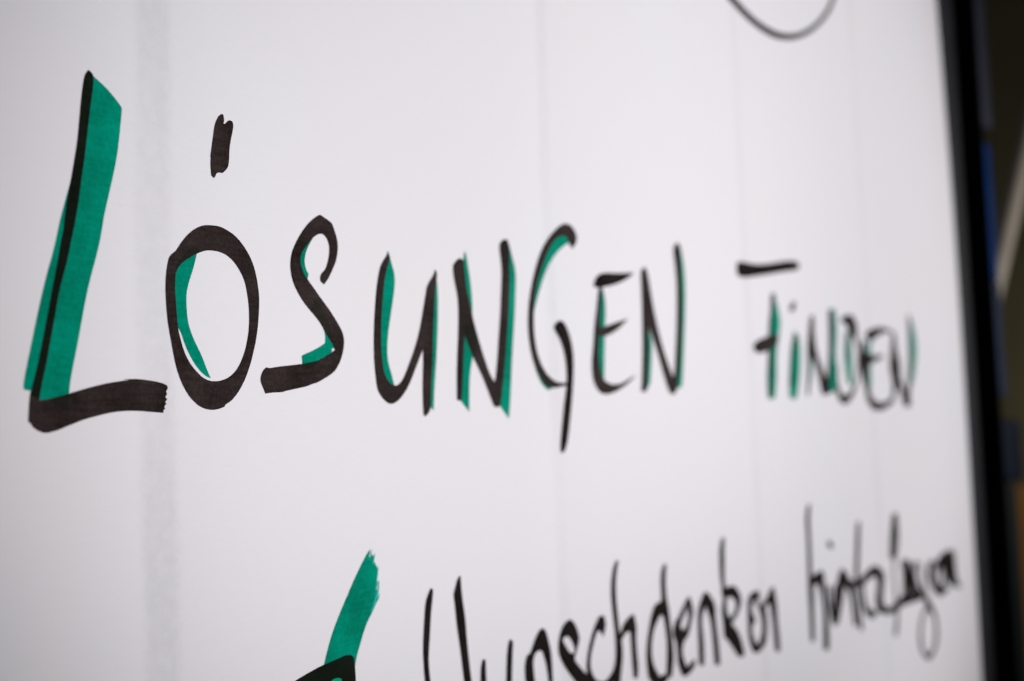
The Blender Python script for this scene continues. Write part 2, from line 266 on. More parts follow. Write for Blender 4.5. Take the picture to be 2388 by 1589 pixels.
  ('letter','second black letter N of the heading',[(0,'black',[[(371.85,53.1),(369.09,51.75),(368.6,49.12),(368.63,43.96),(368.3,37.4),(367.8,30.38),(366.85,23.39),(365.54,17.35),(367.53,17.03),(369.95,18.38),(371.31,25.88),(372.05,32.94),(372.9,35.58),(375.97,31.74),(379.0,27.15),(381.52,22.96),(384.6,18.26),(387.48,16.79),(390.65,17.68),(392.93,21.39),(395.05,26.85),(396.91,34.33),(398.42,44.36),(398.92,54.39),(398.74,61.88),(396.96,62.93),(394.32,61.89),(393.22,59.78),(394.18,54.92),(394.52,49.01),(393.41,39.05),(391.84,31.6),(390.15,24.22),(389.04,22.0),(386.01,25.52),(382.3,30.16),(379.33,35.74),(376.93,40.82),(375.19,46.39),(373.63,51.47)]]),(0,'green',[[(372.37,36.02),(374.62,32.14),(373.62,25.98),(372.16,19.84),(368.73,17.65),(370.41,28.18)]]),(0,'green',[[(398.8,62.39),(401.24,55.61),(401.16,47.07),(399.37,36.96),(397.33,26.94),(395.48,19.5),(391.35,18.42),(394.45,29.28),(397.32,49.25)]])]),
  ('dash','thick black dash between the two heading words',[(0,'black2',[[(447.7,62.2),(452.64,62.7),(461.15,62.96),(470.13,63.67),(483.17,65.42),(496.95,67.58),(510.63,69.18),(515.1,68.14),(513.12,66.13),(504.83,64.78),(490.69,62.83),(477.25,60.77),(466.96,59.38),(459.11,58.21),(451.91,57.38),(447.08,57.5),(446.3,59.77)]])]),
  ('letter','letter F drawn like a small t',[(1,'green',[(481.72,52.64,484.16,52.89),(480.53,51.97,485.42,52.46),(478.34,47.54,488.1,48.35),(476.1,43.31,489.0,43.94),(474.62,36.92,485.21,37.26),(473.24,30.5,482.71,30.79),(471.36,24.16,481.82,24.41),(471.3,17.91,479.09,18.01),(473.04,17.04,476.92,17.08)]),(1,'black',[(481.62,54.4,484.04,54.53),(480.18,53.77,485.01,54.03),(478.04,46.77,481.22,46.91),(476.05,40.7,479.21,40.84),(474.09,34.69,477.75,34.85),(473.1,28.35,476.74,28.49),(471.79,18.31,474.89,18.38),(472.51,17.97,474.06,18.0)]),(1,'black',[(460.56,32.65,458.15,34.44),(466.07,32.56,461.23,36.16),(473.53,33.78,468.06,37.74),(481.81,35.75,475.49,39.12),(485.47,37.73,479.98,39.71),(486.69,39.04,483.92,40.03)])]),
  ('letter','letter i of the word with a grey dot',[(1,'green',[(504.77,41.33,508.0,41.49),(502.97,40.55,509.44,40.85),(499.46,35.98,510.56,36.42),(496.78,29.35,509.49,29.65),(494.99,23.65,507.0,23.78),(494.95,18.41,503.46,18.45),(496.74,17.48,500.99,17.49)]),(1,'black',[(504.05,41.8,505.5,41.84),(503.18,41.45,506.08,41.54),(498.65,31.54,501.5,31.6),(495.75,22.72,498.57,22.75),(496.35,22.42,497.76,22.43)]),(1,'black',[(505.32,53.47,507.53,53.41),(503.62,52.97,508.03,52.85),(500.09,50.32,505.54,50.15),(500.7,49.62,503.42,49.54)])]),
  ('letter','letter N beside the i',[(1,'black',[(526.15,49.73,528.69,49.88),(524.73,49.12,529.8,49.41),(521.81,43.43,529.37,43.85),(519.07,37.0,529.67,37.31),(518.58,32.41,523.48,32.48),(517.16,25.55,520.21,25.6),(515.33,19.66,518.36,19.69),(515.98,19.34,517.5,19.36)]),(1,'green',[(522.6,33.84,524.45,33.87),(521.47,33.43,525.18,33.48),(517.72,27.87,523.23,27.92),(516.88,23.3,520.54,23.34),(517.64,22.92,519.47,22.94)]),(1,'black',[(522.66,42.23,526.08,42.65),(521.35,41.34,528.19,42.17),(525.31,34.19,532.18,35.04),(530.42,27.89,538.63,28.88),(534.43,20.51,546.04,21.71),(538.18,19.67,543.99,20.26)]),(1,'green',[(553.41,54.2,557.23,54.54),(551.49,53.28,559.13,53.94),(550.22,45.59,559.91,46.18),(546.6,35.92,556.86,36.33),(542.02,26.36,557.62,26.71),(541.57,22.22,553.6,22.2),(543.91,20.99,549.92,20.97)]),(1,'black2',[(551.11,53.84,553.86,54.07),(549.68,53.17,555.19,53.62),(548.6,45.49,554.77,45.87),(546.51,35.92,551.24,36.07),(541.83,26.37,547.12,26.37),(537.54,21.66,544.66,21.52),(538.78,20.89,542.34,20.81)])]),
  ('letter','letter D of the word',[(1,'black',[(566.98,49.89,566.63,51.37),(570.93,49.53,570.23,52.5),(572.28,49.51,583.27,54.01),(576.01,47.9,590.21,50.29),(582.52,44.78,589.9,45.72),(587.8,40.23,591.58,40.54),(587.09,32.73,590.09,32.8),(582.09,26.16,585.65,26.01),(571.66,20.9,577.52,19.91),(566.31,20.73,564.55,16.33),(561.41,20.77,554.85,19.85),(557.51,25.36,554.73,25.23),(558.63,31.62,557.24,31.57),(558.33,31.74,557.63,31.72)]),(1,'green',[(573.86,46.24,577.52,46.47),(571.92,45.41,579.24,45.86),(568.67,36.84,579.62,37.46),(569.57,29.49,579.06,30.02),(571.48,25.16,578.06,25.51),(573.18,24.62,576.47,24.79)]),(1,'black',[(578.68,48.45,581.54,48.47),(576.73,47.85,582.45,47.88),(572.65,42.05,576.27,42.16),(571.41,34.57,574.32,34.69),(572.08,34.31,573.53,34.37)])]),
  ('letter','letter E of the word',[(1,'black',[(596.88,43.94,600.17,44.14),(595.13,43.17,601.72,43.57),(593.6,39.46,602.41,40.07),(590.39,35.25,607.4,36.16),(591.57,30.22,603.37,30.87),(596.5,23.71,602.96,24.25),(599.67,17.98,608.39,19.4),(609.74,14.58,616.68,18.45),(627.11,15.36,623.99,18.19),(642.06,18.48,638.46,20.12),(643.51,19.29,641.7,20.11)]),(1,'black2',[(605.23,44.6,601.6,46.17),(612.15,44.92,604.12,48.01),(620.52,46.89,614.72,50.29),(630.98,49.14,630.88,51.77),(646.93,50.58,647.32,51.16),(647.76,50.74,647.95,51.03)]),(1,'black2',[(593.43,35.25,594.68,37.59),(598.5,34.17,600.89,38.87),(610.08,34.99,609.2,38.34),(626.97,37.85,625.78,39.27),(628.64,38.43,628.04,39.14)]),(1,'green',[(608.12,45.98,611.0,46.08),(606.51,45.4,612.22,45.6),(603.32,38.48,608.58,38.68),(600.86,24.51,605.92,24.64),(602.02,24.03,604.54,24.09)])]),
  ('letter','last letter N of the word',[(1,'black',[(647.56,50.34,650.54,50.52),(645.98,49.69,651.95,50.06),(642.85,42.92,653.08,43.53),(638.91,34.53,657.71,35.5),(642.19,26.76,653.2,26.82),(638.29,19.65,642.35,19.49),(638.91,19.23,640.94,19.14)]),(1,'black2',[(647.83,34.86,650.74,35.2),(646.86,34.19,652.7,34.85),(654.06,26.12,660.8,26.86),(658.35,19.3,672.02,20.68),(661.17,17.34,672.5,18.22),(664.73,16.56,670.41,16.99)]),(1,'green',[(679.38,57.71,681.65,57.92),(678.34,57.2,682.88,57.63),(676.51,49.06,688.37,49.9),(674.45,41.7,688.08,42.22),(672.22,33.19,682.98,33.32),(670.17,27.49,677.24,27.45),(671.49,26.82,675.02,26.8)]),(1,'black',[(676.92,59.87,679.18,60.04),(675.76,59.37,680.28,59.71),(674.7,47.34,679.2,47.6),(672.23,35.92,676.71,36.05),(666.28,24.55,673.35,24.56),(660.75,17.83,669.45,17.67),(662.35,16.99,666.7,16.91)])]),
  ('check_mark','green check mark with a black outline',[(0,'green',[[(229.2,-16.52),(228.07,-17.23),(226.68,-18.49),(224.97,-20.16),(223.09,-22.15),(221.07,-24.46),(219.07,-26.73),(217.1,-29.15),(215.47,-31.39),(213.98,-33.97),(212.82,-36.4),(212.15,-38.01),(212.02,-40.56),(221.95,-42.13),(222.86,-37.31),(224.27,-34.83),(225.69,-32.5),(227.11,-30.51),(228.85,-28.89),(230.44,-27.24),(230.92,-26.47),(231.53,-25.89),(230.85,-26.0),(231.14,-25.11),(230.85,-24.35),(231.61,-22.95),(231.13,-23.09),(231.41,-21.27),(231.91,-20.3),(231.3,-20.43),(231.07,-19.76),(230.66,-19.82),(230.76,-19.28),(230.11,-19.13),(230.53,-17.69),(229.84,-18.04),(229.61,-17.47),(228.84,-18.11),(228.61,-17.54)]]),(0,'black_over',[[(202.22,-38.38),(204.02,-37.93),(207.86,-37.12),(212.23,-36.4),(215.22,-36.05),(218.27,-35.69),(220.13,-35.56),(221.37,-35.73),(222.13,-36.17),(222.41,-36.8),(222.45,-37.78),(222.68,-39.23),(222.59,-43.11),(211.89,-43.1),(202.15,-39.83)]]),(1,'green_dry',[(230.58,-17.52,230.64,-17.53),(230.55,-17.54,230.66,-17.56),(229.98,-18.74,230.28,-18.79),(229.67,-19.64,229.81,-19.67),(229.69,-19.67,229.77,-19.69)]),(1,'green_dry',[(231.55,-20.18,231.62,-20.19),(231.5,-20.2,231.66,-20.22),(231.03,-21.59,231.41,-21.65),(230.57,-23.2,230.87,-23.26),(230.02,-24.99,230.13,-25.02),(230.04,-25.02,230.1,-25.03)]),(1,'green_dry',[(231.72,-22.93,231.78,-22.94),(231.69,-22.95,231.8,-22.97),(231.06,-24.34,231.58,-24.45),(230.01,-26.03,230.81,-26.25),(229.01,-27.58,229.5,-27.74),(228.3,-28.63,228.44,-28.68),(228.31,-28.67,228.38,-28.69)]),(1,'green_dry',[(231.72,-25.33,231.77,-25.34),(231.68,-25.34,231.78,-25.37),(231.1,-25.99,231.46,-26.1),(230.54,-26.87,230.72,-26.92),(230.56,-26.91,230.65,-26.94)]),(1,'green_dry',[(229.03,-17.0,229.08,-17.01),(228.99,-17.01,229.09,-17.04),(228.22,-17.85,228.5,-17.93),(227.93,-18.58,228.04,-18.61),(227.95,-18.61,228.0,-18.62)]),(1,'green_dry',[(229.58,-16.68,229.61,-16.69),(229.55,-16.69,229.63,-16.71),(229.11,-17.57,229.3,-17.61),(228.75,-18.65,228.86,-18.67),(228.77,-18.68,228.83,-18.68)]),(0,'green2',[[(213.22,-40.23),(214.59,-39.5),(215.65,-39.26),(216.86,-39.27),(217.76,-39.6),(218.02,-40.29),(217.67,-41.28)]])]),
  ('handwritten_letter','letter W after the check mark',[(0,'black2',[[(251.54,-26.33),(250.58,-26.37),(249.35,-27.71),(248.5,-29.17),(247.94,-31.82),(247.32,-35.21),(246.91,-38.42),(247.0,-42.27),(247.35,-45.19),(247.95,-47.19),(250.17,-47.55),(249.56,-45.53),(249.03,-42.56),(249.05,-39.68),(249.63,-36.86),(250.29,-33.06),(250.87,-30.21),(251.73,-27.36)]]),(0,'black2',[[(262.89,-24.7),(261.82,-25.35),(260.89,-26.88),(259.97,-28.39),(260.25,-30.03),(260.6,-33.27),(261.14,-36.54),(261.89,-39.85),(262.41,-43.52),(262.96,-46.81),(263.34,-49.67),(266.59,-50.2),(266.35,-48.14),(265.9,-46.05),(265.37,-42.33),(264.88,-38.22),(264.54,-33.73),(263.85,-30.61),(263.4,-27.52),(263.27,-25.08)]])]),
  ('handwritten_letter','letter u of the small line',[(0,'black2',[[(272.01,-43.61),(271.22,-43.82),(270.53,-45.13),(270.22,-46.6),(269.73,-50.84),(272.85,-51.35),(272.63,-46.96),(272.73,-44.8),(272.58,-43.8)]]),(0,'black2',[[(284.81,-41.0),(283.82,-41.21),(282.79,-43.1),(282.18,-46.15),(281.55,-50.52),(281.26,-52.7),(283.96,-53.14),(284.3,-50.95),(284.7,-47.64),(285.24,-44.33),(285.72,-41.68)]])]),
  ('handwritten_letter','first letter n of the small line',[(0,'black2',[[(300.52,-40.35),(298.93,-40.7),(297.27,-41.78),(295.57,-43.43),(293.87,-45.29),(292.32,-45.54),(291.18,-46.98),(290.72,-49.21),(291.17,-52.48),(291.24,-54.32),(296.0,-55.08),(295.43,-50.37),(295.14,-48.01),(295.82,-46.25),(297.18,-45.5),(298.49,-45.33),(299.99,-45.89),(301.09,-47.92),(301.92,-50.16),(302.56,-54.26),(302.54,-56.14),(304.79,-56.5),(304.73,-50.57),(304.55,-46.98),(303.75,-44.5),(302.7,-41.99),(301.77,-40.81)]])]),
  ('handwritten_letter','looped letter s of the small line',[(0,'black2',[[(314.6,-39.98),(312.28,-40.51),(309.97,-41.93),(308.75,-43.71),(308.03,-45.77),(308.37,-47.74),(310.0,-49.89),(312.49,-52.18),(315.13,-54.27),(318.45,-56.74),(322.41,-59.34),(331.29,-60.77),(329.71,-58.5),(325.81,-55.65),(322.39,-53.89),(319.58,-52.0),(317.33,-50.44),(316.96,-49.41),(318.19,-48.11),(319.56,-46.57),(320.2,-45.17),(319.58,-43.6),(318.27,-41.71),(316.32,-40.37)],[(312.79,-43.78),(310.72,-44.2),(311.42,-45.26),(313.03,-46.92),(314.9,-48.2),(316.66,-48.34),(316.9,-47.2),(315.77,-45.58),(314.16,-44.2)]])]),
  ('handwritten_letter','letter c of the small line',[(0,'black2',[[(333.69,-41.2),(335.68,-41.6),(335.69,-43.79),(334.19,-46.31),(332.65,-45.22),(330.6,-44.58),(328.42,-45.2),(330.51,-42.54)]]),(1,'black2',[(334.15,-46.45,333.67,-46.38),(334.44,-46.35,333.47,-46.2),(335.62,-44.82,333.25,-44.52),(335.97,-42.95,332.91,-42.8),(333.08,-41.1,334.19,-42.41),(330.31,-42.64,333.03,-43.49),(328.07,-44.74,330.37,-45.36),(325.98,-47.3,328.21,-47.81),(324.2,-50.37,326.35,-50.77),(323.49,-53.39,326.19,-53.62),(324.84,-56.7,328.39,-56.33),(329.77,-59.26,330.9,-57.44),(337.05,-59.58,334.59,-57.81),(341.19,-57.17,338.64,-56.31),(342.49,-54.88,340.7,-54.43),(342.23,-54.53,341.34,-54.3)])]),
  ('handwritten_letter','tall letter h after the c',[(0,'black2',[[(346.21,-47.68),(349.41,-45.16),(352.6,-43.08),(354.36,-43.47),(355.37,-46.41),(353.35,-48.31),(351.46,-47.41),(349.16,-47.39)]]),(1,'black2',[(344.7,-27.98,345.46,-28.13),(344.14,-28.11,345.66,-28.42),(342.24,-29.8,344.64,-30.19),(340.82,-32.61,343.69,-32.96),(340.15,-35.74,343.32,-36.03),(340.26,-38.93,343.43,-39.15),(340.84,-42.92,344.01,-43.14),(341.35,-46.37,344.53,-46.61),(341.51,-49.51,345.72,-49.92),(341.28,-52.5,345.77,-53.18),(340.14,-55.4,344.72,-56.23),(339.08,-59.4,343.37,-60.17),(338.61,-61.93,342.9,-62.67),(339.57,-62.71,341.71,-63.09)]),(1,'black2',[(344.23,-49.52,343.56,-49.33),(344.77,-49.45,343.44,-49.06),(347.9,-47.61,345.27,-46.8),(351.28,-46.11,347.5,-44.75),(351.9,-44.75,352.7,-43.32),(351.03,-45.98,355.25,-46.31),(351.27,-49.42,354.89,-49.81),(351.41,-53.45,355.04,-53.84),(351.64,-56.66,355.41,-57.12),(352.05,-59.48,354.77,-59.86),(352.71,-59.96,354.07,-60.15)])]),
  ('handwritten_letter','letter d with a thin ascender',[(0,'black2',[[(368.69,-43.38),(372.2,-42.14),(375.6,-42.36),(376.87,-44.58),(377.55,-47.34),(374.38,-46.23),(371.51,-44.87),(368.82,-45.45),(366.53,-46.06)]]),(1,'black2',[(376.48,-31.52,377.47,-31.68),(375.81,-31.7,377.8,-32.03),(373.92,-33.5,377.29,-33.92),(373.12,-36.77,376.74,-37.09),(373.17,-40.68,377.02,-40.95),(373.26,-44.31,378.23,-44.6),(374.85,-48.91,378.94,-49.19),(375.58,-53.41,379.92,-53.84),(375.11,-57.7,380.12,-58.43),(374.27,-62.27,378.33,-62.97),(375.12,-62.98,377.15,-63.33)]),(1,'black2',[(374.6,-41.56,376.16,-42.21),(372.91,-41.59,376.03,-42.89),(368.36,-42.34,374.59,-44.46),(365.53,-44.99,370.61,-46.33),(363.58,-48.17,367.16,-48.92),(361.96,-51.52,365.39,-52.09),(361.05,-54.94,364.94,-55.4),(361.2,-58.29,366.1,-58.57),(362.43,-61.82,368.85,-61.38),(368.95,-64.98,369.31,-61.9),(375.02,-63.79,372.17,-61.82),(375.72,-63.09,374.29,-62.11)])]),
  ('handwritten_letter','first letter e of denken',[(0,'black2',[[(382.72,-47.79),(384.59,-48.61),(385.89,-51.04),(388.94,-52.33),(392.42,-51.68),(392.52,-52.92),(388.63,-54.88),(385.34,-55.66),(383.65,-53.18),(382.06,-49.97)]]),(1,'black2',[(384.51,-53.48,382.7,-52.12),(387.54,-53.9,383.89,-51.18),(392.25,-52.56,388.98,-51.28),(394.6,-49.73,391.77,-49.2),(396.19,-46.64,392.06,-46.32),(393.39,-42.44,391.54,-43.99),(388.36,-45.01,391.19,-45.76),(384.48,-47.59,387.71,-48.47),(381.27,-49.49,386.37,-50.27),(380.49,-52.12,388.65,-52.66),(382.15,-54.26,388.02,-54.88),(382.73,-57.35,386.72,-57.74),(383.28,-60.96,388.53,-61.1),(386.9,-64.65,389.9,-62.36),(393.99,-63.66,390.29,-62.02),(396.04,-61.57,394.36,-60.99),(395.97,-61.25,395.13,-60.95)])]),
  ('handwritten_letter','second letter n of the small line',[(0,'black2',[[(402.95,-45.88),(407.44,-42.7),(410.06,-43.92),(411.76,-47.78),(409.12,-47.97),(406.26,-46.71),(403.52,-48.14),(400.52,-48.44)]]),(1,'black2',[(401.82,-63.5,399.83,-63.24),(402.85,-63.11,398.86,-62.59),(403.32,-56.89,399.08,-56.41),(402.71,-50.58,399.22,-50.15),(405.11,-47.29,400.57,-46.33),(408.33,-44.7,406.36,-42.27),(406.09,-46.55,413.41,-46.66),(409.23,-51.46,413.87,-51.74),(410.49,-57.94,415.17,-58.37),(411.22,-64.23,415.65,-64.72),(412.38,-64.93,414.59,-65.18)])]),
  ('handwritten_letter','tall letter k of the small line',[(0,'black2',[[(421.81,-43.8),(426.8,-42.87),(431.81,-43.89),(434.98,-47.12),(431.85,-47.13),(426.88,-45.79),(422.22,-46.3)]]),(1,'black2',[(422.26,-27.2,423.61,-27.34),(421.46,-27.47,424.14,-27.75),(419.47,-30.63,423.5,-30.99),(418.93,-34.56,423.23,-34.88),(418.93,-38.83,422.69,-39.09),(419.77,-42.2,422.99,-42.37),(420.51,-45.49,423.75,-45.78),(418.81,-49.25,423.38,-49.65),(419.39,-52.65,425.58,-53.1),(420.05,-57.53,425.45,-58.08),(421.43,-58.35,424.13,-58.63)]),(1,'black2',[(419.6,-44.72,419.24,-43.33),(422.4,-45.55,421.68,-42.76),(426.09,-45.94,430.82,-42.96),(430.14,-47.16,436.06,-47.03),(431.12,-49.75,434.64,-50.41),(427.34,-51.93,430.26,-52.97),(422.49,-52.44,426.52,-54.44),(421.95,-53.29,423.96,-54.29)]),(1,'black2',[(421.39,-54.05,425.2,-53.92),(420.5,-55.17,428.13,-54.93),(421.45,-57.86,432.09,-57.43),(425.99,-61.23,435.01,-60.96),(430.75,-64.72,436.82,-64.66),(433.03,-65.55,436.07,-65.52)])]),
  ('handwritten_letter','second letter e of denken',[(0,'black2',[[(443.57,-62.13),(447.32,-64.15),(453.51,-64.27),(450.84,-66.15),(447.04,-66.26),(443.95,-64.28)]]),(1,'black2',[(446.74,-56.47,443.22,-56.28),(448.15,-55.63,441.12,-55.27),(445.4,-52.06,441.4,-51.75),(446.3,-50.05,441.69,-49.11),(450.08,-48.45,445.15,-46.67),(448.83,-47.39,452.25,-46.59),(449.6,-49.1,452.4,-49.47),(448.25,-50.97,449.83,-51.32),(448.45,-51.25,449.24,-51.42)]),(1,'black2',[(443.64,-53.79,446.7,-54.31),(441.67,-54.26,447.79,-55.3),(441.02,-57.75,444.73,-58.18),(441.68,-61.46,446.37,-61.55),(445.52,-65.8,448.96,-63.62),(455.13,-64.78,450.11,-63.19),(458.34,-60.62,453.44,-59.86),(458.73,-56.29,453.45,-55.88),(457.59,-52.18,451.08,-51.94),(455.5,-51.28,452.28,-51.17)])]),
  ('handwritten_letter','third letter n of the small line',[(0,'black2',[[(460.42,-50.26),(463.76,-47.07),(467.86,-47.11),(469.21,-51.17),(466.24,-52.64),(463.02,-51.77),(459.04,-51.87)]]),(1,'black2',[(454.61,-52.85,452.65,-52.13),(456.78,-52.84,452.75,-51.38),(462.15,-50.74,458.71,-49.79),(463.22,-48.5,466.38,-46.54),(462.22,-51.29,469.43,-51.77),(464.28,-57.83,469.81,-58.29),(465.11,-63.22,470.63,-63.75),(465.86,-67.72,470.72,-68.24),(467.13,-68.41,469.56,-68.67)])]),
  ('handwritten_letter','second tall letter h,far right',[(1,'black2',[(509.58,-21.04,511.41,-21.18),(508.49,-21.36,512.13,-21.63),(505.58,-26.15,510.42,-26.43),(505.71,-32.84,510.25,-33.07),(505.26,-39.43,510.09,-39.75),(504.69,-46.0,509.5,-46.35),(504.08,-52.54,510.68,-53.1),(504.26,-59.11,509.64,-59.65),(504.0,-68.91,508.76,-69.46),(505.15,-69.56,507.53,-69.84)]),(1,'black2',[(509.24,-50.9,507.36,-50.46),(510.86,-50.77,507.09,-49.88),(516.44,-49.9,508.04,-47.39),(512.23,-49.07,522.25,-45.95),(516.3,-51.08,524.36,-51.28),(519.53,-56.4,525.22,-56.76),(520.22,-63.15,526.57,-63.78),(518.72,-73.68,525.64,-74.56),(520.35,-74.61,523.81,-75.05)])]),
  ('handwritten_letter','letter i with a faint dot',[(1,'black2',[(530.82,-35.94,533.61,-35.78),(530.15,-36.62,535.74,-36.31),(532.06,-38.24,537.69,-37.94),(534.19,-38.78,537.01,-38.63)]),(1,'black2',[(528.93,-52.24,531.21,-52.42),(527.81,-52.63,532.38,-52.98),(527.75,-59.51,532.95,-59.87),(531.17,-66.54,535.73,-66.82),(532.52,-67.1,534.8,-67.24)]),(1,'black2',[(537.29,-53.18,538.79,-53.34),(536.45,-53.4,539.46,-53.72),(534.15,-60.11,537.8,-60.49),(534.76,-66.17,537.41,-66.43),(535.42,-66.51,536.75,-66.64)])]),
  ('handwritten_letter','last n of the small line before t',[(1,'black2',[(537.39,-67.67,535.11,-67.3),(538.87,-67.42,534.31,-66.68),(544.76,-61.34,538.07,-60.42),(549.49,-54.92,538.77,-53.39),(551.63,-53.62,548.11,-47.29),(550.93,-54.53,559.83,-54.51),(556.47,-60.25,562.2,-60.57),(559.1,-70.03,564.16,-70.46),(560.47,-70.64,563.0,-70.86)])]),
  ('handwritten_letter','letter t joined to its neighbours',[(1,'black2',[(573.57,-30.96,575.84,-31.11),(572.28,-31.31,576.82,-31.62),(569.37,-37.02,575.38,-37.48),(567.09,-44.18,573.05,-44.7),(564.49,-51.29,570.41,-51.79),(565.06,-58.64,570.24,-59.05),(565.63,-65.96,570.81,-66.4),(566.99,-72.9,572.19,-73.36),(568.38,-73.52,570.98,-73.76)]),(1,'black2',[(552.8,-53.59,554.52,-52.63),(554.66,-54.62,558.14,-52.7),(563.07,-56.53,563.16,-53.5),(576.85,-56.49,571.01,-53.64),(589.04,-53.78,582.29,-51.55),(589.64,-52.75,586.25,-51.63)])]),
  ('handwritten_letter','second looped letter e and r',[(1,'black2',[(574.13,-56.64,576.4,-56.8),(573.03,-56.99,577.58,-57.32),(573.05,-61.96,578.32,-62.25),(575.91,-67.14,583.34,-66.77),(584.32,-70.67,592.63,-68.68),(590.05,-71.31,594.22,-70.32)]),(1,'black2',[(583.83,-54.54,580.47,-53.02),(588.88,-54.93,582.11,-51.87),(595.28,-54.36,595.34,-50.12),(595.94,-54.64,608.64,-54.62),(597.49,-59.26,606.6,-60.2),(593.72,-64.06,604.43,-65.0),(596.82,-69.55,607.0,-68.24),(615.41,-72.56,613.85,-69.6),(631.66,-72.17,625.88,-68.89),(634.01,-71.18,631.1,-69.54)])]),
  ('handwritten_letter','tall letter f near the sheet edge',[(1,'black2',[(631.39,-30.42,635.75,-30.73),(628.83,-31.03,637.53,-31.66),(624.25,-37.95,634.62,-38.8),(621.99,-43.15,631.5,-43.92),(620.64,-48.88,629.3,-49.6),(622.57,-49.82,626.89,-50.18)]),(1,'black2',[(635.35,-32.5,637.12,-32.59),(634.43,-32.78,637.96,-32.94),(633.09,-43.95,636.59,-44.26),(623.79,-53.88,626.81,-54.19),(624.41,-61.92,627.44,-62.14),(625.0,-72.5,629.35,-72.96),(620.21,-81.59,625.4,-82.3),(621.31,-82.2,623.9,-82.56)])]),
  ('handwritten_letter','letters r and a run together',[(1,'black2',[(653.9,-53.74,655.27,-53.87),(653.12,-53.91,655.86,-54.17),(650.1,-59.98,653.75,-60.31),(648.93,-67.54,653.5,-67.96),(650.03,-68.04,652.32,-68.25)]),(1,'black2',[(670.41,-54.84,671.82,-54.91),(669.76,-55.05,672.6,-55.2),(671.57,-61.97,674.42,-62.13),(672.7,-67.74,677.46,-68.03),(674.04,-68.24,676.42,-68.39)]),(1,'black2',[(643.51,-51.4,650.28,-51.94),(639.88,-52.3,653.42,-53.4),(640.33,-58.03,650.25,-58.89),(639.75,-66.07,647.85,-66.85),(641.64,-66.96,645.68,-67.36)]),(1,'black2',[(628.69,-70.91,626.17,-69.77),(632.46,-71.26,627.41,-68.98),(644.79,-71.66,637.14,-66.64),(656.07,-71.77,652.17,-67.4),(674.57,-71.9,655.47,-67.74),(667.84,-65.96,660.36,-65.45),(665.83,-65.16,662.08,-64.91)]),(1,'black2',[(663.46,-53.85,666.64,-54.27),(661.31,-54.16,667.64,-55.0),(654.14,-59.24,663.39,-60.07),(655.02,-66.73,668.01,-67.51),(658.66,-68.09,665.17,-68.49)])]),
  ('handwritten_letter','letter g with a long loop',[(1,'black2',[(670.98,-55.94,672.87,-56.03),(670.16,-56.24,673.94,-56.41),(672.5,-63.8,677.24,-64.03),(675.22,-70.98,682.76,-71.24),(679.37,-76.27,690.32,-76.27),(692.24,-82.99,698.11,-83.33),(692.52,-91.46,698.48,-92.26),(686.59,-96.75,691.98,-97.99),(677.72,-97.79,678.32,-100.7),(671.17,-95.26,665.73,-95.03),(668.13,-88.41,662.95,-87.79),(673.19,-80.78,668.62,-79.99),(683.81,-77.02,678.65,-75.88),(683.45,-76.38,680.86,-75.81)])]),
  ('handwritten_letter','last letters e and n at the sheet edge',[(1,'black2',[(694.21,-55.99,695.72,-55.88),(694.05,-56.35,697.08,-56.13),(700.92,-60.04,705.33,-60.11),(702.33,-67.15,707.85,-67.44),(705.66,-72.8,711.69,-73.08),(707.51,-73.41,710.52,-73.55)]),(1,'black2',[(740.49,-54.44,741.53,-54.51),(739.95,-54.59,742.04,-54.72),(738.97,-61.9,742.12,-62.11),(738.75,-69.33,743.9,-69.55),(744.68,-73.65,748.45,-73.61),(746.08,-74.02,747.96,-74.0)]),(1,'black2',[(715.95,-58.44,718.01,-58.57),(714.94,-58.72,719.07,-58.99),(715.27,-64.66,719.4,-65.05),(709.19,-71.13,716.28,-72.0),(710.57,-71.91,714.11,-72.35)]),(1,'black2',[(690.03,-55.98,693.96,-56.3),(687.92,-56.49,695.78,-57.13),(684.17,-62.14,696.9,-62.81),(691.68,-68.91,700.76,-68.67),(706.32,-74.34,708.46,-71.86),(724.51,-73.15,720.79,-71.32),(725.79,-72.56,723.93,-71.65)]),(1,'black2',[(702.92,-57.46,704.43,-57.56),(702.16,-57.67,705.18,-57.87),(704.5,-64.27,702.51,-62.99),(720.28,-58.79,707.01,-56.01),(719.91,-57.69,733.37,-53.69),(718.97,-60.67,741.02,-61.57),(723.79,-69.45,742.47,-69.12),(745.92,-73.89,749.74,-72.99),(748.5,-74.14,750.46,-73.7)])]),
  ('drawn_arc','black curved line running off the top of the picture',[(1,'black',[(442.37,155.07,444.78,156.46),(442.46,154.16,447.27,156.92),(447.39,153.29,452.04,156.03),(453.92,152.33,459.14,155.26),(461.33,151.42,466.76,154.43),(471.01,150.65,476.04,153.65),(480.84,150.29,485.65,153.47),(491.26,150.59,495.55,153.91),(502.69,151.76,505.43,154.94),(518.5,154.97,518.99,157.58),(534.04,159.72,532.3,161.38),(547.51,165.01,544.22,165.93),(559.9,170.94,555.77,171.27),(571.37,177.46,566.55,177.31),(580.34,183.84,575.1,183.25),(586.52,189.52,581.27,188.72),(591.35,194.07,585.88,193.07),(596.42,200.32,590.89,199.19),(595.65,200.79,592.88,200.23)])]),
]

